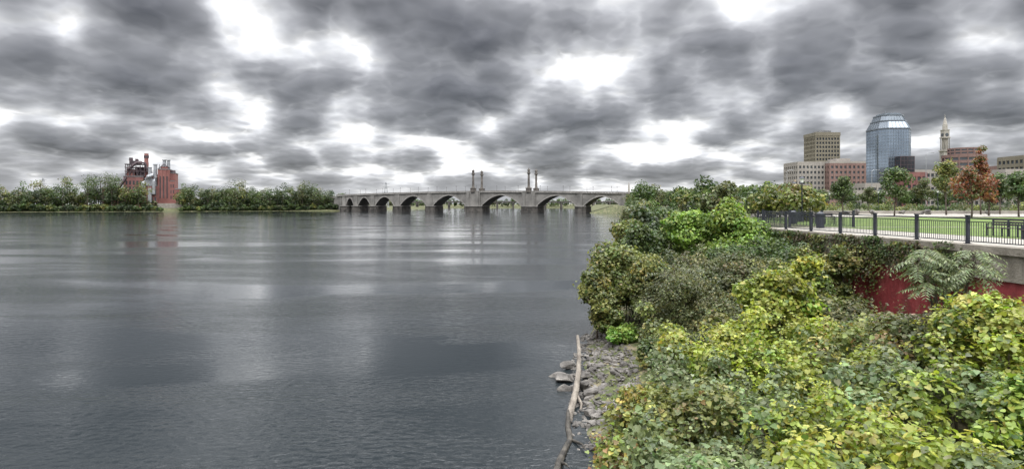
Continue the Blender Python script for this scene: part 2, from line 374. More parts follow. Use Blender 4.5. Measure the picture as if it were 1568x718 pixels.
Rf.add([(-34.5,-1.5,19),(-17.0,-1.5,19),(-17.0,18.5,19),(-34.5,18.5,19),(-34.5,8.5,23),(-17.0,8.5,23)],[(0,1,5,4),(2,3,4,5),(0,4,3),(1,2,5),(3,2,1,0)])
for x,y,z1,r in((5,2,40,1.7),(9.5,3,43,1.7),(17,6,48,1.8),(20.5,8,48,1.5)):
    St.frus(x,y,22 if x<12 else 38.6,z1,r,r*.9,14); St.frus(x,y,z1,z1+.8,r*1.15,r*1.15,14)
St.tube([(0,-3,16),(0,-3,25),(4,-2.5,31),(8,-1,33)],[1.8]*4,10); St.tube([(9,-3.5,14),(9,-3.5,27),(11,-1.5,31.5)],[1.4]*3,10)
St.box(1,8,0,5.6,22.8,30); St.box(4,7,-3.6,-2.02,6,20)
for i in range(6):
    for j in range(2):
        Dk.box(-16+i*3.2,-15.4+i*3.2,3+j*12,3.5+j*12,31.7,43)
for z in(36,40,43): Dk.box(-16.5,1,2.8,16,z,z+.6)
Dk.box(-7,0,5,13,32,41); Dk.box(-13,-3,6,12,43.6,47); Dk.frus(-12,9,47,50,1.8,1.6,12); Dk.frus(-7,9,47,49,1.5,1.5,12); Dk.tube([(-14,3,38),(-6,3,45),(0,5,45),(3,5,36)],[1.3]*4,8)
for a_ in range(4): Dk.tube([(-15.5+a_*3.2,3,32),(-12.5+a_*3.2,3,42)],[.3,.3],4)
for a_ in range(5): Dk.tube([(13+a_*2,4,39.3),(13+a_*2,4,44-a_*.6)],[.25,.25],5)
Dk.box(22.5,26,6,14,35.7,38.2); St.box(3,6,8,12,33.7,36.5); Dk.tube([(12,2,39),(17,2,44),(22,4,40)],[.5]*3,6)
Bk.frus(1.2,8,31,50,2.2,1.9,16); Dk.frus(1.2,8,50,52.5,2.3,2.3,16); Bk.frus(1.2,8,52.5,54.5,1.9,1.9,16)
Dk.tube([(-30,-6,2),(-14,-3,30)],[1.3,1.3],4)
for o,nm,mt in((Bk,'brick_walls','brick'),(Bd,'old_brick_walls','brickd'),(St,'stacks_and_ducts','steel'),(Dk,'boiler_steelwork','dsteel'),(Cn,'concrete_base','conc'),(Wn,'windows','glassd'),(Rf,'roofs','roof')): o.obj(nm,M[mt],pp)

# ---------------------------------------------------------------- downtown
def facade(parent,poly,z0,z1,floors,bay,mw,mg,band=.4,pier=.35,proud=.35,names='main',slab=True):
    g_=MB(); g_.prism(poly,z0,z1); g_.obj(names+'_glazing',mg,parent)
    w=MB(); n=len(poly); fh=(z1-z0)/floors
    for i in range(n):
        a=Vector((*poly[i],0)); b_=Vector((*poly[(i+1)%n],0)); d=b_-a; Lg=d.length; d.normalize(); o=Vector((d.y,-d.x,0))
        w.T=Matrix(((d.x,o.x,0,a.x),(d.y,o.y,0,a.y),(0,0,1,0),(0,0,0,1)))
        for f in range(floors+1):
            zz=z0+f*fh; w.box(-proud*.4,Lg+proud*.4,-.2,proud,zz-fh*band*.5,zz+fh*band*.5)
        nb=max(1,round(Lg/bay)); 
        if pier>0:
            for k in range(nb+1):
                x=Lg*k/nb; w.box(x-bay*pier*.5,x+bay*pier*.5,-.2,proud*1.25,z0,z1+fh*band*.5-.01)
    w.T=Matrix.Identity(4)
    w.obj(names+'_frame',mw,parent)
def rect(x0,x1,y0,y1): return [(x0,y0),(x1,y0),(x1,y1),(x0,y1)]
def rbox(name,par_,x0,x1,y0,y1,z0,z1,mat): q=MB(); q.box(x0,x1,y0,y1,z0,z1); return q.obj(name,mat,par_)
x0,x1=bx(1249,400),bx(1285,400); e=empty('office_tower',(x0,400,PZ)); zt=zy(203,400)
facade(e,rect(x0,x1,400,415),PZ,zt-3,17,1.9,M['tan'],M['glassd'],.42,.35)
rbox('parapet',e,x0-.6,x1+.6,399.4,415.6,zt-2.4,zt,M['tan']); rbox('roof_plant',e,x0+4,x1-4,403,411,zt,zt+1.6,M['roof'])
e=empty('hotel_building',(bx(1225,345),345,PZ))
x0,x1=bx(1222,345),bx(1262,345)
facade(e,rect(x0,x1,345,362),PZ,zy(252,345),8,2.3,M['beige'],M['glassm'],.5,.4,names='west_wing')
rbox('west_roof',e,x0-.4,x1,344.6,362.4,zy(252,345)+.75,zy(252,345)+1.6,M['beige'])
x2=bx(1324,340)
facade(e,rect(x1+.6,x2,340,360),PZ,zy(252,340),8,2.6,M['pink'],M['glassm'],.5,.45,names='east_wing')
rbox('east_roof',e,x1+.2,x2+.4,339.6,360.4,zy(252,340)+.75,zy(247,340),M['beige'])
rbox('penthouse',e,x2-14,x2-6,344,354,zy(247,340),zy(242,340),M['beige'])
def cham(cx,cy,h,c): return [(cx-h+c,cy-h),(cx+h-c,cy-h),(cx+h,cy-h+c),(cx+h,cy+h-c),(cx+h-c,cy+h),(cx-h+c,cy+h),(cx-h,cy+h-c),(cx-h,cy-h+c)]
cx,cy=bx(1360,392),392; e=empty('glass_skyscraper',(cx,cy,PZ)); zt=zy(199,385)
facade(e,cham(cx,cy,10.6,4),PZ,zt,24,1.7,M['mullion'],M['glassb'],.12,.08,.08,'tower')
cr=MB(); cr.prism(cham(cx,cy,10.9,4.1),zt+.3,zt+1); cr.prism(cham(cx,cy,10.6,4),zt+1,zy(186,385),cham(cx,cy,8.6,3.3)); cr.prism(cham(cx,cy,8.9,3.4),zy(186,385),zy(184.5,385)); cr.prism(cham(cx,cy,8.2,3.2),zy(184.5,385),zy(177,385),cham(cx,cy,7.2,2.9)); cr.prism(cham(cx,cy,7.5,3),zy(177,385),zy(175.5,385)); cr.obj('crown',M['glassc'],e)
rb=MB()
for (h0,c0,za_,h1,c1,zb_) in((10.65,4.02,zt+1,8.65,3.32,zy(186,385)),(8.25,3.22,zy(184.5,385),7.25,2.92,zy(177,385))):
    A=cham(cx,cy,h0,c0);B_=cham(cx,cy,h1,c1)
    for i in range(8):
        for t in(0,.2,.4,.6,.8):
            p=[A[i][k]*(1-t)+A[(i+1)%8][k]*t for k in(0,1)]; q_=[B_[i][k]*(1-t)+B_[(i+1)%8][k]*t for k in(0,1)]
            rb.tube([(p[0],p[1],za_),(q_[0],q_[1],zb_)],[.10,.10],4)
rb.box(cx-5,cx+5,cy-5,cy+5,zy(175.5,385),zy(172.5,385)); rb.frus(cx-4.5,cy-4,zy(172.5,385),zy(168,385),.15,.1,5); rb.frus(cx+3,cy-2,zy(172.5,385),zy(169.5,385),.15,.1,5)
rb.obj('crown_ribs',M['mullion'],e)
xa=bx(1376,378); facade(e,rect(xa,bx(1397,378),376,381),PZ,zy(240,378),12,2,M['dsteel'],M['glassd'],.15,.12,.1,'annex')
cx,cy=bx(1447,600),600; e=empty('clock_tower',(cx,cy,PZ)); t=MB(); d_=MB()
z1=zy(232,600); t.box(cx-3,cx+3,cy-3,cy+3,PZ,z1)
for sx in(-1,1):
    for sy in(-1,1): t.box(cx+sx*2.75-.5,cx+sx*2.75+.5,cy+sy*2.75-.5,cy+sy*2.75+.5,PZ,z1-.01)
for z in range(12,int(z1)-4,6): 
    for xx in(-1.2,0,1.2): d_.box(cx+xx-.3,cx+xx+.3,cy-3.08,cy+3.08,z,z+3.4); d_.box(cx-3.08,cx+3.08,cy+xx-.3,cy+xx+.3,z,z+3.4)
t.box(cx-3.9,cx+3.9,cy-3.9,cy+3.9,z1,z1+1.2)
z2=zy(212,600); t.box(cx-1.6,cx+1.6,cy-1.6,cy+1.6,z1+1.2,z2)
for a in(-2.6,-.9,.9,2.6):
    for b_ in(-2.6,2.6): t.frus(cx+a,cy+b_,z1+1.2,z2,.36,.32,8); t.frus(cx+b_,cy+a,z1+1.2,z2,.36,.32,8)
t.box(cx-3.4,cx+3.4,cy-3.4,cy+3.4,z2,z2+1); t.box(cx-2.7,cx+2.7,cy-2.7,cy+2.7,z2+1,zy(200,600)); t.box(cx-3,cx+3,cy-3,cy+3,zy(200,600),zy(199,600))
t.frus(cx,cy,zy(199,600),zy(191,600),2.4,2.1,8); t.frus(cx,cy,zy(191,600),zy(181,600),2.0,.6,8); t.frus(cx,cy,zy(181,600),zy(175,600),.4,.1,6)
d_.T=Matrix.Translation((cx,cy-2.7,z2+3.4))@Matrix.Rotation(math.pi/2,4,'X'); d_.frus(0,0,0,.15,1.7,1.7,20)
d_.T=Matrix.Translation((cx-2.7,cy,z2+3.4))@Matrix.Rotation(-math.pi/2,4,'Y'); d_.frus(0,0,0,.15,1.7,1.7,20)
t.obj('stone_shaft',M['lime'],e); d_.obj('windows_and_clock',M['glassm'],e)
cx,cy=bx(1497,335),345; e=empty('curved_office_building',(cx,cy,PZ))
poly=[(cx+11*math.cos(a),cy+9*math.sin(a)) for a in np.linspace(0,2*math.pi,17)[:-1]]
facade(e,poly,PZ,zy(238,335),9,3.5,M['pink'],M['glassm'],.5,.12,.4,'curved_block')
poly2=[(cx+8*math.cos(a),cy+7*math.sin(a)) for a in np.linspace(0,2*math.pi,17)[:-1]]
facade(e,poly2,zy(238,335)+1,zy(226,335),2,3,M['pink'],M['glassm'],.5,.15,.3,'setback')
for nm,pa,pb,d,ty,mt,fl in(('brick_building',1388,1418,330,266,'brickd',4),('parking_garage',1540,1640,270,262,'beige',4),('office_block',1568,1640,340,240,'tan',7),('low_office_building',1398,1470,420,262,'beige',5),('warehouse_building',1170,1212,420,292,'pink',3),('warehouse_building',1090,1150,520,297,'beige',2),('low_office_building',1325,1352,300,283,'beige',3),('office_block',1528,1556,380,256,'pink',6)):
    xa,xb=bx(pa,d),bx(pb,d); e=empty(nm,(xa,d,PZ)); facade(e,rect(xa,xb,d,d+18),PZ,zy(ty,d)-.6,fl,3,M[mt],M['glassm'],.5,.3); rbox('roof',e,xa-.3,xb+.3,d-.3,d+18.3,zy(ty,d)+.2,zy(ty,d)+.9,M[mt])
e=empty('elevated_highway',(120,235,PZ)); q=MB()
TH=Matrix.Translation((90,262,0))@Matrix.Rotation(math.radians(-6),4,'Z'); q.T=TH
q.box(0,420,0,14,12.1,12.9); q.box(0,420,-.5,-.003,11.6,13.9); q.box(0,420,14.003,14.5,11.6,13.9)
for i in range(22): q.box(5+i*19.5,6.4+i*19.5,1,2.4,PZ-.3,12.09); q.box(5+i*19.5,6.4+i*19.5,11,12.4,PZ-.3,12.09); q.box(4.9+i*19.5,6.5+i*19.5,.3,13.7,10.7,12.095)
q.obj('deck_and_columns',M['conc'],e)
for px,d in((1418,232),(1205,262),(1335,245)):
    x=bx(px,d); e=empty('street_lamp',(x,d,13)); q=MB(); zz=zy(236 if px==1418 else 262,d); q.frus(x,d,PZ,zz,.16,.09,8); q.tube([(x,d,zz-.1),(x+1,d,zz+.5),(x+2.6,d,zz+.5)],[.08,.07,.06],6); q.box(x+2.2,x+3.2,d-.2,d+.2,zz+.4,zz+.56); q.obj('pole_and_head',M['steel'],e)

# ---------------------------------------------------------------- park
def strip(name,fx0,fx1,ys,z,mat):
    q=MB(); vs=[];
    for y in ys: vs+=[(fx0(y),y,z),(fx1(y),y,z)]
    q.add(vs,[(2*i,2*i+1,2*i+3,2*i+2) for i in range(len(ys)-1)]); return q.obj(name,mat)
W=lambda y:float(wall(y))
ys=[-10,0,5,10,15,22,30,41.4]
strip('walkway',lambda y:W(y)+.5,lambda y:W(y)+5.5,ys,PZ+.008,M['paver'])
strip('lawn',lambda y:W(min(y,41))+5.7,lambda y:140,[-10,10,22,41,60,72],PZ+.012,M['grass'])
strip('plaza_pavement',lambda y:24,lambda y:160,[72.2,98],PZ+.008,M['paver'])
strip('lawn',lambda y:30,lambda y:190,[98.2,150],PZ+.012,M['grass'])
strip('road',lambda y:40,lambda y:260,[165,178],PZ+.006,M['asphalt'])
q=MB(); 
for i in range(40): q.box(42+i*5.5,45+i*5.5,171.4,171.6,PZ+.006,PZ+.012)
q.obj('road_markings',M['paint'])
q=MB(); q.box(40,150,98.0,98.25,PZ-.1,PZ+.55); q.box(26,120,72.0,72.19,PZ-.1,PZ+.13); q.obj('plaza_kerb_wall',M['conc'])
e=empty('retaining_wall',(W(22),22,0)); cap=MB();mid=MB();red=MB()
yy=list(np.arange(-8,42.1,2.5))
for i in range(len(yy)-1):
    a,b_=yy[i],yy[i+1]
    def seg(mb,o0,o1,z0,z1,ga=0):
        xa,xb=W(a),W(b_); mb.add([(xa+o0,a+ga,z0),(xb+o0,b_-ga,z0),(xb+o1,b_-ga,z0),(xa+o1,a+ga,z0),(xa+o0,a+ga,z1),(xb+o0,b_-ga,z1),(xb+o1,b_-ga,z1),(xa+o1,a+ga,z1)],[(0,1,2,3),(4,7,6,5),(0,4,5,1),(1,5,6,2),(2,6,7,3),(3,7,4,0)])
    seg(cap,-.30,.5,PZ-.28,PZ+.02,.006); seg(mid,-.18,.3,PZ-1.25,PZ-.283,.008); seg(red,-.10,.095,.5,PZ-1.3,.006)
    seg(mid,-.20,.3,PZ-1.3,PZ-1.253,.0)
xw=W(41.5); cap.box(xw-.3,xw+16,42.1,42.6,PZ-.28,PZ+.02); mid.box(xw-.18,xw+16,42.15,42.5,1,PZ-.28)
cap.obj('coping',M['concw'],e); mid.obj('concrete_band',M['concw'],e); red.obj('red_painted_wall',M['redwall'],e)
def fence(name,pts):
    e=empty(name,pts[0]); q=MB()
    for (p,q_) in zip(pts[:-1],pts[1:]):
        a=Vector(p);b_=Vector(q_);d=b_-a;Lg=d.length;d.normalize();o=Vector((-d.y,d.x,0))
        q.T=Matrix(((d.x,o.x,0,a.x),(d.y,o.y,0,a.y),(d.z,0,1,a.z),(0,0,0,1)))
        ns=max(1,round(Lg/2.6)); sl=Lg/ns
        for i in range(ns+1):
            x=i*sl; q.box(x-.06,x+.06,-.06,.06,0,1.16); q.box(x-.08,x+.08,-.08,.08,1.16,1.2); q.box(x-.11,x+.11,-.11,.11,0,.02)
            if i==ns: break
            for z,t_ in((.1,.02),(.92,.018),(1.06,.025)): q.box(x+.061,x+sl-.061,-t_,t_,z-t_,z+t_)
            nb=int((sl-.2)/.115)
            for k in range(1,nb+1):
                xx=x+.06+(sl-.12)*k/(nb+1); q.box(xx-.009,xx+.009,-.009,.009,.12,.9)
    q.obj('posts_rails_and_balusters',M['iron'],e)
fence('iron_fence',[(W(y)+.15,y,PZ+.03) for y in(4,22,41.4)]+[(W(41.5)+.1,42.3,PZ+.03),(W(41.5)+7,42.35,PZ+.03)])
fence('iron_fence',[(bx(1168,52),52,PZ),(bx(1210,50),50,PZ),(bx(1240,62),62,PZ)])
def bench(x,y,rot):
    e=empty('park_bench',(x,y,PZ)); T=Matrix.Translation((x,y,PZ+.01))@Matrix.Rotation(rot,4,'Z'); a=MB(T); b_=MB(T)
    for i in range(4): a.box(-.9,.9,-.22+i*.12,-.13+i*.12,.43,.46)
    for i in range(3): a.box(-.9,.9,.27+i*.02,.30+i*.02,.55+i*.13,.64+i*.13)
    for s in(-.8,0,.8):
        b_.box(s-.03,s+.03,-.2,-.14,0,.43); b_.box(s-.03,s+.03,.2,.26,0,.9); b_.box(s-.03,s+.03,-.2,.26,.39,.428); 
        if s: b_.box(s-.03,s+.03,-.22,.24,.62,.65); b_.box(s-.03,s+.03,-.2,-.15,.46,.62)
    a.obj('slats',M['dsteel'],e); b_.obj('legs_and_arms',M['iron'],e)
bench(25.4,30.3,math.radians(-80)); bench(24.6,27.2,math.radians(-80)); bench(26,49,0); bench(32,71.4,0)
def bin_(x,y):
    e=empty('litter_bin',(x,y,PZ)); q=MB(); q.frus(x,y,PZ,PZ+.9,.26,.32,14); q.frus(x,y,PZ+.9,PZ+.98,.36,.36,14); q.frus(x,y,PZ+.98,PZ+1.12,.3,.12,14); q.obj('body_and_lid',M['iron'],e)
bin_(21.5,41.0); bin_(bx(1213,49.4),49.2)
def plamp(x,y,h=4.2):
    e=empty('park_lamp',(x,y,PZ)); q=MB(); q.frus(x,y,PZ,PZ+.5,.16,.1,10); q.frus(x,y,PZ+.5,PZ+h-.6,.06,.045,8); q.frus(x,y,PZ+h-.6,PZ+h-.5,.14,.14,10); q.frus(x,y,PZ+h-.12,PZ+h+.12,.28,.05,10); q.obj('post_and_cap',M['iron'],e)
    q=MB(); q.frus(x,y,PZ+h-.5,PZ+h-.12,.11,.18,10); q.obj('lantern_glass',M['paint'],e)
for px,d in((1228,56),(1216,70),(1345,110),(1436,105),(1270,130)): plamp(bx(px,d),d)
def rocks(name,items,mat):
    import bmesh
    vs=[];fs=[]
    bm=bmesh.new(); bmesh.ops.create_icosphere(bm,subdivisions=2,radius=1); base=np.array([v.co[:] for v in bm.verts]); bf=[tuple(v.index for v in f.verts) for f in bm.faces]; bm.free()
    for (x,y,z,s,fl) in items:
        v=base.copy()
        for _ in range(10):
            n_=nrm(R.normal(size=(1,3)))[0]; dd=R.uniform(.35,.75); t=v@n_; v=v-np.outer(np.maximum(t-dd,0),n_)
        v*=np.array([R.uniform(.8,1.4),R.uniform(.6,1.1),fl]); a=R.uniform(0,6.28); c,s_=math.cos(a),math.sin(a)
        v=v@np.array([[c,-s_,0],[s_,c,0],[0,0,1]]); v=v*s+np.array([x,y,z]); o=len(vs); vs+=v.tolist(); fs+=[tuple(i+o for i in f) for f in bf]
    q=MB(); q.v=vs;q.f=fs; return q.obj(name,mat)
rocks('park_boulders',[(bx(p,92)+R.normal(0,.3),92+R.normal(0,1),PZ+.3,R.uniform(.5,.9),.7) for p in(1300,1312,1334,1398,1410,1416,1425,1520)],M['rock'])
it=[]
for i in range(1300):
    y=R.uniform(19,36); o=R.uniform(-.7,2.3)*(1 if y<32 else .7); x=float(shore(y))+o
    it.append((x,y,max(-.05,float(gz(np.array([x]),np.array([y]))[0]))+.03,R.choice([.06,.11,.18,.28],p=[.4,.35,.2,.05]),.65))
it+=[(2.45,26.6,.15,.6,.4),(3.0,25.3,.2,.45,.6),(3.3,26.6,.3,.5,.5),(2.2,25.3,.08,.45,.5),(3.4,24.2,.2,.4,.6),(2.7,28.6,.15,.45,.45),(2.0,27.3,.0,.45,.5)]
rocks('riprap_rocks',it,M['rock'])
n=6500; gy=R.uniform(20,34,n); gx=np.interp(gy,SY,SX)+R.uniform(1.2,4.6,n); gzz=gz(gx,gy)
up_=nrm(np.stack([R.normal(0,.35,n),R.normal(0,.35,n),np.ones(n)],1)); Tt=nrm(np.cross(up_,R.normal(size=(n,3)))); Nn=np.cross(Tt,up_)
gc=np.array([(.26,.22,.12),(.18,.17,.07),(.12,.15,.045)])[R.integers(0,3,n)]*np.exp(R.normal(0,.2,(n,1)))
leaves('dry_grass',np.stack([gx,gy,gzz],1),-Nn,R.uniform(.15,.5,n),gc,'blade',None,Tt)
q=MB(); q.tube([(3.35,30,1.25),(3.2,28,.95),(2.95,26,.62),(2.6,24,.30),(2.2,22.3,.05),(2.05,21.2,-.15)],[.08,.10,.12,.13,.14,.11],9); q.tube([(2.6,24,.3),(2.75,23.2,.1),(2.6,22.6,-.1)],[.08,.06,.04],6); q.obj('driftwood_log',M['dead'],None,True)
q=MB(); q.tube([(2.15,22.4,.12),(2.0,21,.05),(1.98,20,-.02),(1.7,19,.04),(1.45,18,.10),(1.2,16.8,.02),(1.0,15.5,-.1)],[.07,.1,.11,.10,.12,.13,.1],9); q.tube([(1.45,18,.1),(1.6,17.4,.3),(1.62,16.9,.45)],[.06,.04,.02],6); q.tube([(1.98,20,0),(2.3,19.3,.12),(2.4,18.8,.1)],[.05,.04,.02],6); q.obj('sunken_log',M['wetwood'],None,True)

for nm,px,d,ty,rp,pal in[('park_tree',1152,100,280,20,'green'),('park_tree',1205,95,277,19,'green'),('park_tree',1252,105,288,17,'green'),('park_tree',1290,92,262,20,'green'),('park_tree',1370,84,248,25,'green'),
  ('park_tree',1412,120,270,15,'olive'),('park_tree',1449,88,238,22,'mixed'),('red_maple_tree',1487,72,250,27,'red'),('red_maple_tree',1502,92,214,14,'red'),('park_tree',1532,95,262,20,'green'),('park_tree',1560,75,256,22,'green'),
  ('park_tree',1600,70,250,30,'green'),('park_tree',1330,130,285,15,'olive'),('park_tree',1180,120,285,17,'mixed'),('red_maple_tree',1515,82,268,16,'red'),('park_tree',1232,140,284,16,'green'),('park_tree',1388,140,286,16,'green')]:
    x=bx(px,d); h=zy(ty,d)-PZ
    tree(nm,x,d,PZ,h,rp*d/F,pal,.30,2600 if nm=='park_tree' else 2000,26,.27,tr=.11,sprig=.2,irr=.5)
tree_mass('park_hedge',[(bx(p,d),d,PZ,R.uniform(1.0,2.2),R.uniform(1.2,2.2),R.choice(['green','dark','olive','mixed'])) for p in range(1180,1580,9) for d in [R.uniform(101,150)]],.28,260,7)

# ---------------------------------------------------------------- distant woods
it=[]
def wav(px): return 7*math.sin(px*.061+1)+5*math.sin(px*.17)
for px in np.arange(-40,242,3.4):
    x=bx(px,554); y0=554+(x+483)*.36; y_=y0+R.uniform(5,26)
    if px>165: y_=y0+R.uniform(3,14)
    x=bx(px,y_); tp=R.uniform(276,302) if px<95 else (R.uniform(262,292) if px<165 else R.uniform(270,304))
    tp+=wav(px)*.7
    if px>225: tp=R.uniform(300,316)
    hh=max(6,zy(tp,y_)-1); it.append((x,y_,1,hh,R.uniform(.24,.38)*hh,R.choice(['green','dark','olive','mixed'],p=[.35,.3,.23,.12])))
for px in np.arange(280,524,3.8):
    for row in(0,1):
        k=(px-784)/F; d=(554+483*.36)/(1-.36*k); y_=d+R.uniform(6,14)+row*22; x=k*y_
        hh=max(5,zy(R.uniform(280,304)-row*3+(px-284)/240*5+wav(px)*.6,y_)-1); it.append((x,y_,1,hh,R.uniform(.28,.42)*hh,R.choice(['green','dark','olive','mixed'],p=[.35,.38,.2,.07])))
for px in np.arange(-30,520,5.0):
    if 246<px<276: continue
    k=(px-784)/F; d=(554+483*.36)/(1-.36*k); y_=d+R.uniform(2,5); it.append((k*y_,y_,.5,R.uniform(3,8),R.uniform(3,4.5),R.choice(['green','dark','mixed'],p=[.4,.5,.1])))
tree_mass('riverbank_woods',it,1.3,480,13)
it=[(x+R.normal(0,4),1165+R.uniform(0,40),2,R.uniform(12,22),R.uniform(9,13),R.choice(['green','dark','olive'])) for x in np.arange(-480,520,11)]
it+=[(bx(px,700),700+R.uniform(0,40),3,R.uniform(10,16),9,'dark') for px in range(470,545,7)]
tree_mass('far_woods',it,2.8,240,9)
it=[]
for y in list(np.arange(58,120,4.5))+list(np.arange(120,520,11)):
    s=float(shore(y))
    for r_ in range(3 if y<300 else 2):
        x=s+3+r_*5*(1+y/150)+R.uniform(0,3); tz=zy(R.uniform(293,306),y)+ (R.uniform(0,1.5) if r_ else -1.5)
        z=float(gz(np.array([x]),np.array([y]))[0]); h=max(3.5,tz-z); it.append((x,y,z,h,max(2.6,h*.38),R.choice(['green','dark','olive','mixed'],p=[.4,.15,.25,.2])))
tree_mass('riverside_woods',it,.42,1200,14)
it=[(bx(px,d),d,PZ,zy(ty,d)-PZ,.33*(zy(ty,d)-PZ)+2,p) for px,d,ty,p in((985,150,278,'green'),(1000,170,285,'olive'),(1040,200,293,'green'),(1075,210,291,'dark'),(1095,180,295,'green'),(1120,200,294,'green'),(1140,160,295,'mixed'),(1165,220,292,'green'),(1185,230,292,'dark'),(1060,260,293,'green'),(1215,225,290,'green'),(1260,225,292,'olive'),(1300,228,293,'green'),(1350,228,292,'green'),(1400,228,290,'dark'),(1440,225,287,'green'),(1475,225,283,'green'),(1520,220,287,'olive'),(1560,215,283,'green'))]
tree_mass('background_trees',it,.6,1400,16)
def pylon(name,x,y,z0,z1,w):
    q=MB(); 
    c=[(-1,-1),(1,-1),(1,1),(-1,1)]
    for a,b_ in c: q.tube([(x+a*w,y+b_*w,z0),(x+a*w*.15,y+b_*w*.15,z1)],[.25,.15],4)
    for k in range(6):
        t=k/6; t2=(k+1)/6
        for i in range(4):
            a=c[i];b_=c[(i+1)%4]; f0=w*(1-.85*t);f1=w*(1-.85*t2)
            q.tube([(x+a[0]*f0,y+a[1]*f0,z0+(z1-z0)*t),(x+b_[0]*f1,y+b_[1]*f1,z0+(z1-z0)*t2)],[.12,.12],4)
    for zz in(.8,.92): q.box(x-w*1.3,x+w*1.3,y-.2,y+.2,z0+(z1-z0)*zz,z0+(z1-z0)*zz+.4)
    return q.obj(name,M['steel'])
pylon('transmission_tower',bx(99,620),620,3,zy(268,620),3.2); pylon('transmission_tower',bx(66,640),640,3,zy(272,640),3); pylon('radio_mast',bx(591,760),760,3,zy(279,760),3.5)

# ---------------------------------------------------------------- foreground thicket
CP=[(900,650,18,'autumn'),(960,620,18,'autumn'),(1030,640,16,'mixed'),(960,700,16,'autumn'),(1040,720,14.5,'mixed'),
 (1100,718,13,'pale'),(1250,700,12,'yg'),(1400,700,11.5,'yg'),(1560,700,11,'yg'),(1100,740,11,'pale'),(1300,760,9.5,'yg'),(1500,780,9,'yg'),
 (1100,620,18,'pale'),(1200,620,16.5,'pale'),(1260,590,17,'yg'),(1350,600,15,'pale'),(1430,610,14,'yg'),(1500,600,13.5,'pale'),(1560,600,13,'yg'),
 (1150,500,24,'yg'),(1250,510,22,'yg'),(1350,510,20,'mixed'),(1300,540,19,'autumn'),(1420,530,17.5,'olive'),(1480,480,17,'yg'),(1560,490,15.5,'yg'),(1530,540,15,'yg'),
 (1200,430,30,'mixed'),(1290,425,29,'mixed'),(1370,495,23.5,'olive'),(1400,500,22.5,'brown'),(1250,405,32,'mixed'),(1210,380,36,'green'),
 (1100,480,29,'olive'),(1060,540,26,'mixed'),(1130,420,33,'olive'),(1180,560,19.5,'yg'),(1620,510,15,'yg'),(1650,600,12,'yg'),(1600,720,10,'pale')]
cpx=np.array([bx(p,d) for p,y,d,_ in CP]); cpy=np.array([d for p,y,d,_ in CP],float); cpz=np.array([zy(y,d) for p,y,d,_ in CP])
def canopy(x,y):
    w=1/((x-cpx)**2+(y-cpy)**2+.4)**1.6; i=int(np.argmax(w*R.uniform(.4,1,len(w)))); return float((w*cpz).sum()/w.sum()),CP[i][3]
cen=[];rad=[];pal=[];npc=[];stem=MB()
for i in range(1450):
    y=R.uniform(7.5,40); x=R.uniform(float(shore(y))+.4,W(y)-.5)
    if y>19.5 and x-float(shore(y))<2.4+ (y-19.5)*.05 and y<34: continue
    z,p=canopy(x,y); gz0=float(gz(np.array([x]),np.array([y]))[0])
    r=R.uniform(.28,.7); z=z+R.normal(0,.38)-r*.5+.35*math.sin(x*1.3+1)*math.sin(y*.9)
    if x>W(y)-3.5 and y<32: z=min(z,2.9)
    if .59<x/y<.72 and y<33: z=min(z,8-.187*y-r)
    z=max(z,gz0+.1); cen.append((x,y,z)); rad.append(r); pal.append(p); npc.append(165*(r/.5)**2)
    if i%4==0: stem.tube([(x+R.normal(0,.2),y+R.normal(0,.2),gz0-.1),(x+R.normal(0,.15),y,(gz0+z)/2),(x,y,z)],[.045,.03,.012],5)
P,N_,C=clumps(np.array(cen),np.array(rad),npc,pal,.85,.75,.18)
e=empty('vine_thicket',(10,15,2)); stem.obj('stems',M['bark'],e)
leaves('vine_leaves',P,N_,.118*R.uniform(.5,1.4,len(P)),C,'heart',e)
shoots(cen,rad,pal,1300,.8,.115,'vine_shoots',e)
def shrub(name,px,d,ty,rm,pal,n,ls,kind='heart',k=22,cb=.1,zb=None,sh=40):
    x=bx(px,d); zb=float(gz(np.array([x]),np.array([d]))[0]) if zb is None else zb
    return tree(name,x,d,zb,zy(ty,d)-zb,rm,pal,ls,n,k,cb,tr=.07,kind=kind,sprig=.22,irr=.55,sh=sh)
shrub('vine_covered_shrub',1190,25,408,1.9,'yg',9000,.15,k=28,sh=70)
shrub('vine_covered_shrub',1235,27.5,368,1.1,'yg',3500,.14)
shrub('vine_covered_shrub',1150,23,470,1.2,'yg',4000,.14)
shrub('vine_covered_shrub',1505,16,422,1.35,'yg',6500,.13,k=26,sh=60)
shrub('vine_covered_shrub',1455,16.5,460,.8,'yg',3000,.13)
shrub('vine_covered_shrub',1548,17.5,438,.9,'pale',3500,.12)
shrub('vine_covered_shrub',1290,30.5,362,1.0,'mixed',3500,.13)
shrub('vine_covered_shrub',990,17.5,583,1.3,'autumn',7000,.10,k=24)
shrub('vine_covered_shrub',1560,12.5,560,1.0,'bright',3000,.13)
shrub('riverside_tree',940,36,350,2.1,'mixed',9000,.15,k=34,sh=70)
shrub('riverside_tree',915,33.5,395,1.2,'mixed',4500,.14,k=20)
shrub('riverside_tree',930,32.5,440,1.3,'mixed',5000,.13,k=22)
shrub('riverside_tree',985,42,322,2.4,'green',8000,.17,k=30,sh=60)
shrub('riverside_tree',1000,33,380,1.9,'mixed',8000,.13,k=30,sh=60)
shrub('riverside_tree',1050,29,410,1.7,'olive',8000,.11,'quad',k=30,sh=60)
shrub('riverside_tree',955,31,500,1.0,'bright',3500,.13)
shrub('riverside_tree',1015,25.5,520,1.1,'green',5000,.11,k=20)
shrub('riverside_tree',1075,24,500,1.2,'olive',5000,.10,'quad',k=20)
shrub('riverside_tree',1100,38,385,2.0,'mixed',6500,.15,k=24)
shrub('riverside_tree',960,50,325,2.2,'mixed',6500,.2,k=24)
shrub('tree_of_heaven',1050,42,303,2.2,'bright',7000,.24,'quad',k=22)
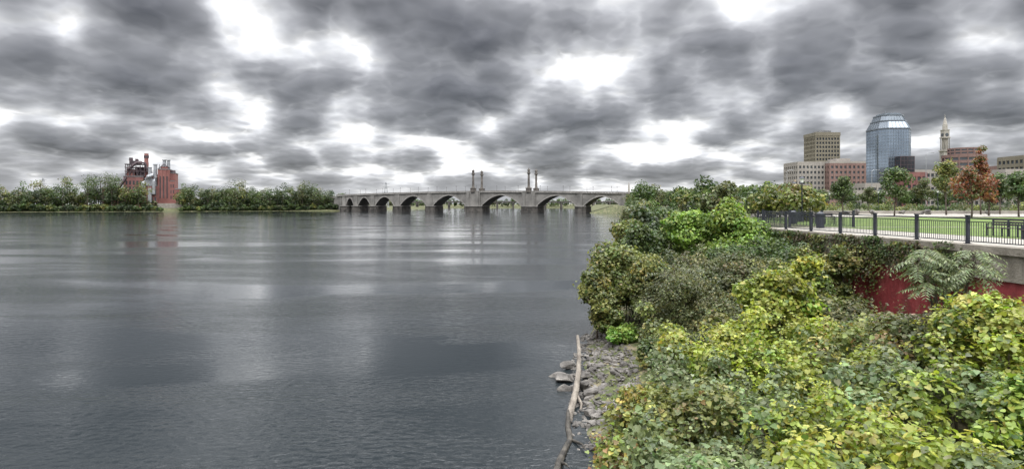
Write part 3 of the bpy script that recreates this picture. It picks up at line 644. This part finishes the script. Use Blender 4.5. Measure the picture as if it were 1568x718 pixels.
shrub('tree_of_heaven',1110,41,290,2.7,'bright',9000,.24,'quad',k=28)
shrub('tree_of_heaven',1150,40,318,1.8,'bright',5500,.24,'quad',k=18)
def fronds(name,x,y,z0,z1,nfr,Lf,pal,spread,ll=.24):
    e=empty(name,(x,y,z0)); q=MB(); P=[];N2=[];T=[];S=[]
    tips=[]
    for b_ in range(7):
        a=R.uniform(0,6.28); t=Vector((x+math.cos(a)*spread*.5,y+math.sin(a)*spread*.5,z1-R.uniform(0,1.2))); tips.append(t); q.tube([(x,y,z0),((x+t.x)/2,(y+t.y)/2,(z0+z1)/2+.3),tuple(t)],[.05,.035,.015],6)
    for f in range(nfr):
        o=tips[f%7]+Vector((0,0,-R.uniform(0,.5))); a=R.uniform(0,6.28); el=R.uniform(-.1,.6); L_=Lf*R.uniform(.6,1.1)
        h=Vector((math.cos(a),math.sin(a),0)); pts=[]
        for k in range(10):
            t=k/9; pts.append(o+h*(L_*t*math.cos(el*.6))+Vector((0,0,L_*(math.sin(el)*t-.55*t*t))))
        q.tube(pts,[.007*(1-.7*k/9) for k in range(10)],4)
        sd=Vector((-h.y,h.x,0))
        for k in range(2,10):
            dr=(pts[k]-pts[k-1]).normalized()
            for s in(-1,1):
                ld=(sd*s+dr*R.uniform(.3,.7)+Vector((0,0,-R.uniform(.1,.5)))).normalized(); nrm_=ld.cross(dr)*(s); 
                if nrm_.z<0:nrm_=-nrm_
                nrm_.normalize(); P.append(pts[k][:]); N2.append(nrm_[:]); T.append(ld.cross(nrm_).normalized()[:]); S.append(ll*R.uniform(.8,1.1)*(1-.35*abs(k-5)/5))
    P=np.array(P);N2=np.array(N2);T=np.array(T)
    leaves('leaflets',P,N2,np.array(S),palcol(pal,len(P),.15),'lance',e,T); q.obj('stems',M['bark'],e)
fronds('sumac_shrub',bx(1450,18),18,2.4,zy(375,18),170,.8,'pale',1.5,.22)
fronds('sumac_shrub',bx(1180,14.5),14.5,2.,zy(640,14.5),40,.7,'pale',1.2,.2)
fronds('sumac_shrub',bx(1380,13.5),13.5,2.,zy(620,13.5),40,.6,'pale',1.2,.18)
fronds('sumac_shrub',bx(1040,31),31,1.5,zy(400,31),60,1.1,'olive',1.6)
P=[];Cc=[]
for c in range(54):
    if c<30: y0=R.uniform(31,41); dn=R.uniform(.6,2.2)
    elif c<46: y0=R.uniform(26.5,32); dn=R.uniform(.2,.7)
    else: y0=R.choice([R.uniform(24.5,26),R.uniform(29.5,31)]); dn=R.uniform(.8,1.8)
    zt=R.uniform(PZ-.6,PZ+.1)
    n=240; y=y0+R.normal(0,.4,n); z=zt-np.abs(R.normal(0,dn,n)); x=wall(y)-.26-R.uniform(0,.18,n); P.append(np.stack([x,y,z],1)); Cc.append(palcol(R.choice(['brown','green','mixed','red'],p=[.3,.4,.25,.05]),n))
P=np.concatenate(P); n=len(P); N2=nrm(np.array([-1,0,.5])+R.normal(0,.35,(n,3)))
e=empty('ivy',(18.5,30,5)); leaves('ivy_leaves',P,N2,.11*R.uniform(.6,1.3,n),np.concatenate(Cc),'heart',e)

# ---------------------------------------------------------------- world
w=bpy.data.worlds.new('World'); sc.world=w; w.use_nodes=True; nt=w.node_tree; N=nt.nodes; L=nt.links; N.clear()
w.cycles.sampling_method='MANUAL'; w.cycles.sample_map_resolution=256
out=N.new('ShaderNodeOutputWorld'); sky=N.new('ShaderNodeTexSky'); sky.sky_type='NISHITA'; sky.sun_disc=False
sky.sun_elevation=math.radians(52); sky.sun_rotation=math.radians(200)
bgs=N.new('ShaderNodeBackground'); bgs.inputs['Strength'].default_value=.1; L.new(sky.outputs[0],bgs.inputs['Color'])
tc=N.new('ShaderNodeTexCoord'); sx=N.new('ShaderNodeSeparateXYZ'); L.new(tc.outputs['Generated'],sx.inputs[0])
zc=mth('MAXIMUM',sx.outputs['Z'],0.0); zz=mth('ADD',zc,.11)
def cloud(mult,det,vor):
    z2=mth('MULTIPLY',zz,mult); k=mth('DIVIDE',mth('POWER',z2,.38),z2)
    cb=N.new('ShaderNodeCombineXYZ'); L.new(mth('MULTIPLY',sx.outputs['X'],k),cb.inputs[0]); L.new(mth('MULTIPLY',sx.outputs['Y'],k),cb.inputs[1])
    def nz(scale,detail,rough,off=0):
        n=N.new('ShaderNodeTexNoise'); n.noise_dimensions='2D'; n.inputs['Scale'].default_value=scale; n.inputs['Detail'].default_value=detail; n.inputs['Roughness'].default_value=rough
        L.new(cb.outputs[0],n.inputs['Vector']); return n
    base=nz(2.5,det,.47); wp=nz(9.0,2,.5)
    sc1=N.new('ShaderNodeVectorMath'); sc1.operation='SCALE'; sc1.inputs['Scale'].default_value=.12; L.new(wp.outputs['Color'],sc1.inputs[0])
    ad=N.new('ShaderNodeVectorMath'); ad.operation='ADD'; L.new(cb.outputs[0],ad.inputs[0]); L.new(sc1.outputs[0],ad.inputs[1])
    tot=base.outputs['Fac']
    for scv,am in ((4.6,.27),(11.0,.12))[:vor]:
        v=N.new('ShaderNodeTexVoronoi'); v.voronoi_dimensions='2D'; v.feature='F1'; v.inputs['Scale'].default_value=scv
        L.new(ad.outputs[0],v.inputs['Vector'])
        tot=mth('ADD',tot,mth('MULTIPLY',mth('SUBTRACT',.38,mth('POWER',v.outputs['Distance'],1.6)),am))
    return tot
a=cloud(1.0,5,2); b2=cloud(1.05,3,2)
den=mth('MULTIPLY_ADD',mth('SUBTRACT',a,.52),1.3,.475)
def lobe(px,y,width,amp):
    v=Vector(((px-784)/F,1,(HOR-y)/F)).normalized(); d=N.new('ShaderNodeVectorMath'); d.operation='DOT_PRODUCT'; L.new(tc.outputs['Generated'],d.inputs[0]); d.inputs[1].default_value=v
    return mth('MULTIPLY',mth('EXPONENT',mth('MULTIPLY',mth('SUBTRACT',d.outputs['Value'],1.0),2/(width*width))),amp)
for l in((560,205,.11,-.11),(370,40,.08,-.09),(960,25,.10,-.07),(1350,60,.06,-.12),(60,190,.14,-.02),(600,70,.17,.10),(180,60,.16,.09),(1110,70,.14,.10),(1420,130,.12,.08),(550,-200,.35,.12)):
    den=mth('ADD',den,lobe(*l))
ramp=N.new('ShaderNodeValToRGB'); cr=ramp.color_ramp; cr.interpolation='LINEAR'
cr.elements[0].position=.27; cr.elements[0].color=(1.7,1.7,1.72,1); cr.elements[1].position=.86; cr.elements[1].color=(.15,.152,.166,1)
for p,c in((.365,(.98,.985,1.)),(.44,(.70,.71,.74)),(.53,(.44,.445,.47)),(.64,(.26,.263,.28))):
    e_=cr.elements.new(p); e_.color=(*c,1)
L.new(den,ramp.inputs['Fac'])
rel=mth('MULTIPLY',mth('SUBTRACT',b2,a),3.6)
shade=mth('MAXIMUM',mth('MINIMUM',mth('SUBTRACT',1.05,rel),1.6),.62)
hz=N.new('ShaderNodeMapRange'); hz.interpolation_type='SMOOTHSTEP'; hz.inputs['From Min'].default_value=0; hz.inputs['From Max'].default_value=.055; hz.inputs['To Min'].default_value=.65; hz.inputs['To Max'].default_value=0
L.new(sx.outputs['Z'],hz.inputs['Value'])
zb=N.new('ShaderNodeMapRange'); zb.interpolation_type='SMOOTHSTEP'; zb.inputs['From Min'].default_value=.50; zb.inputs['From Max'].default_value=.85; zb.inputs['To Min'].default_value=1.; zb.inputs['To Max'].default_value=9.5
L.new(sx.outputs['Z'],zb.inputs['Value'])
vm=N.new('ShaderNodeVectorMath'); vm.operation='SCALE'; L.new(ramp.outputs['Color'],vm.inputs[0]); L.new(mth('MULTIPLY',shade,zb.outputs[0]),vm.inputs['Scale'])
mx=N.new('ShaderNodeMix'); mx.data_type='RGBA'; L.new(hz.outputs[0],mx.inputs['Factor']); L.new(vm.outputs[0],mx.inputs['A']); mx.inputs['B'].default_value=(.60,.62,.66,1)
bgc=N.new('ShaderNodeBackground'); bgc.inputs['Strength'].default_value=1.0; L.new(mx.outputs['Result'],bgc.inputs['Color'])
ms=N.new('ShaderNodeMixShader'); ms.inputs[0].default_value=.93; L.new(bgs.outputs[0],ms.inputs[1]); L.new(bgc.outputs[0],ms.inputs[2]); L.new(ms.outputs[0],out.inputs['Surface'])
sl=bpy.data.lights.new('sun','SUN'); sl.energy=1.5; sl.angle=math.radians(14); sl.color=(1,.97,.92)
so=bpy.data.objects.new('sun',sl); sc.collection.objects.link(so)
az=math.radians(200); el=math.radians(52)
dirv=Vector((math.sin(az)*math.cos(el),math.cos(az)*math.cos(el),math.sin(el)))
so.rotation_euler=dirv.to_track_quat('Z','Y').to_euler()
cd=bpy.data.cameras.new('camera'); cam=bpy.data.objects.new('camera',cd); sc.collection.objects.link(cam)
cam.location=(0,0,H); cam.rotation_euler=(math.pi/2,0,0); cd.sensor_width=36; cd.lens=36*F/1568; cd.shift_y=-(359-HOR)/1568
cd.clip_start=.1; cd.clip_end=20000; sc.camera=cam
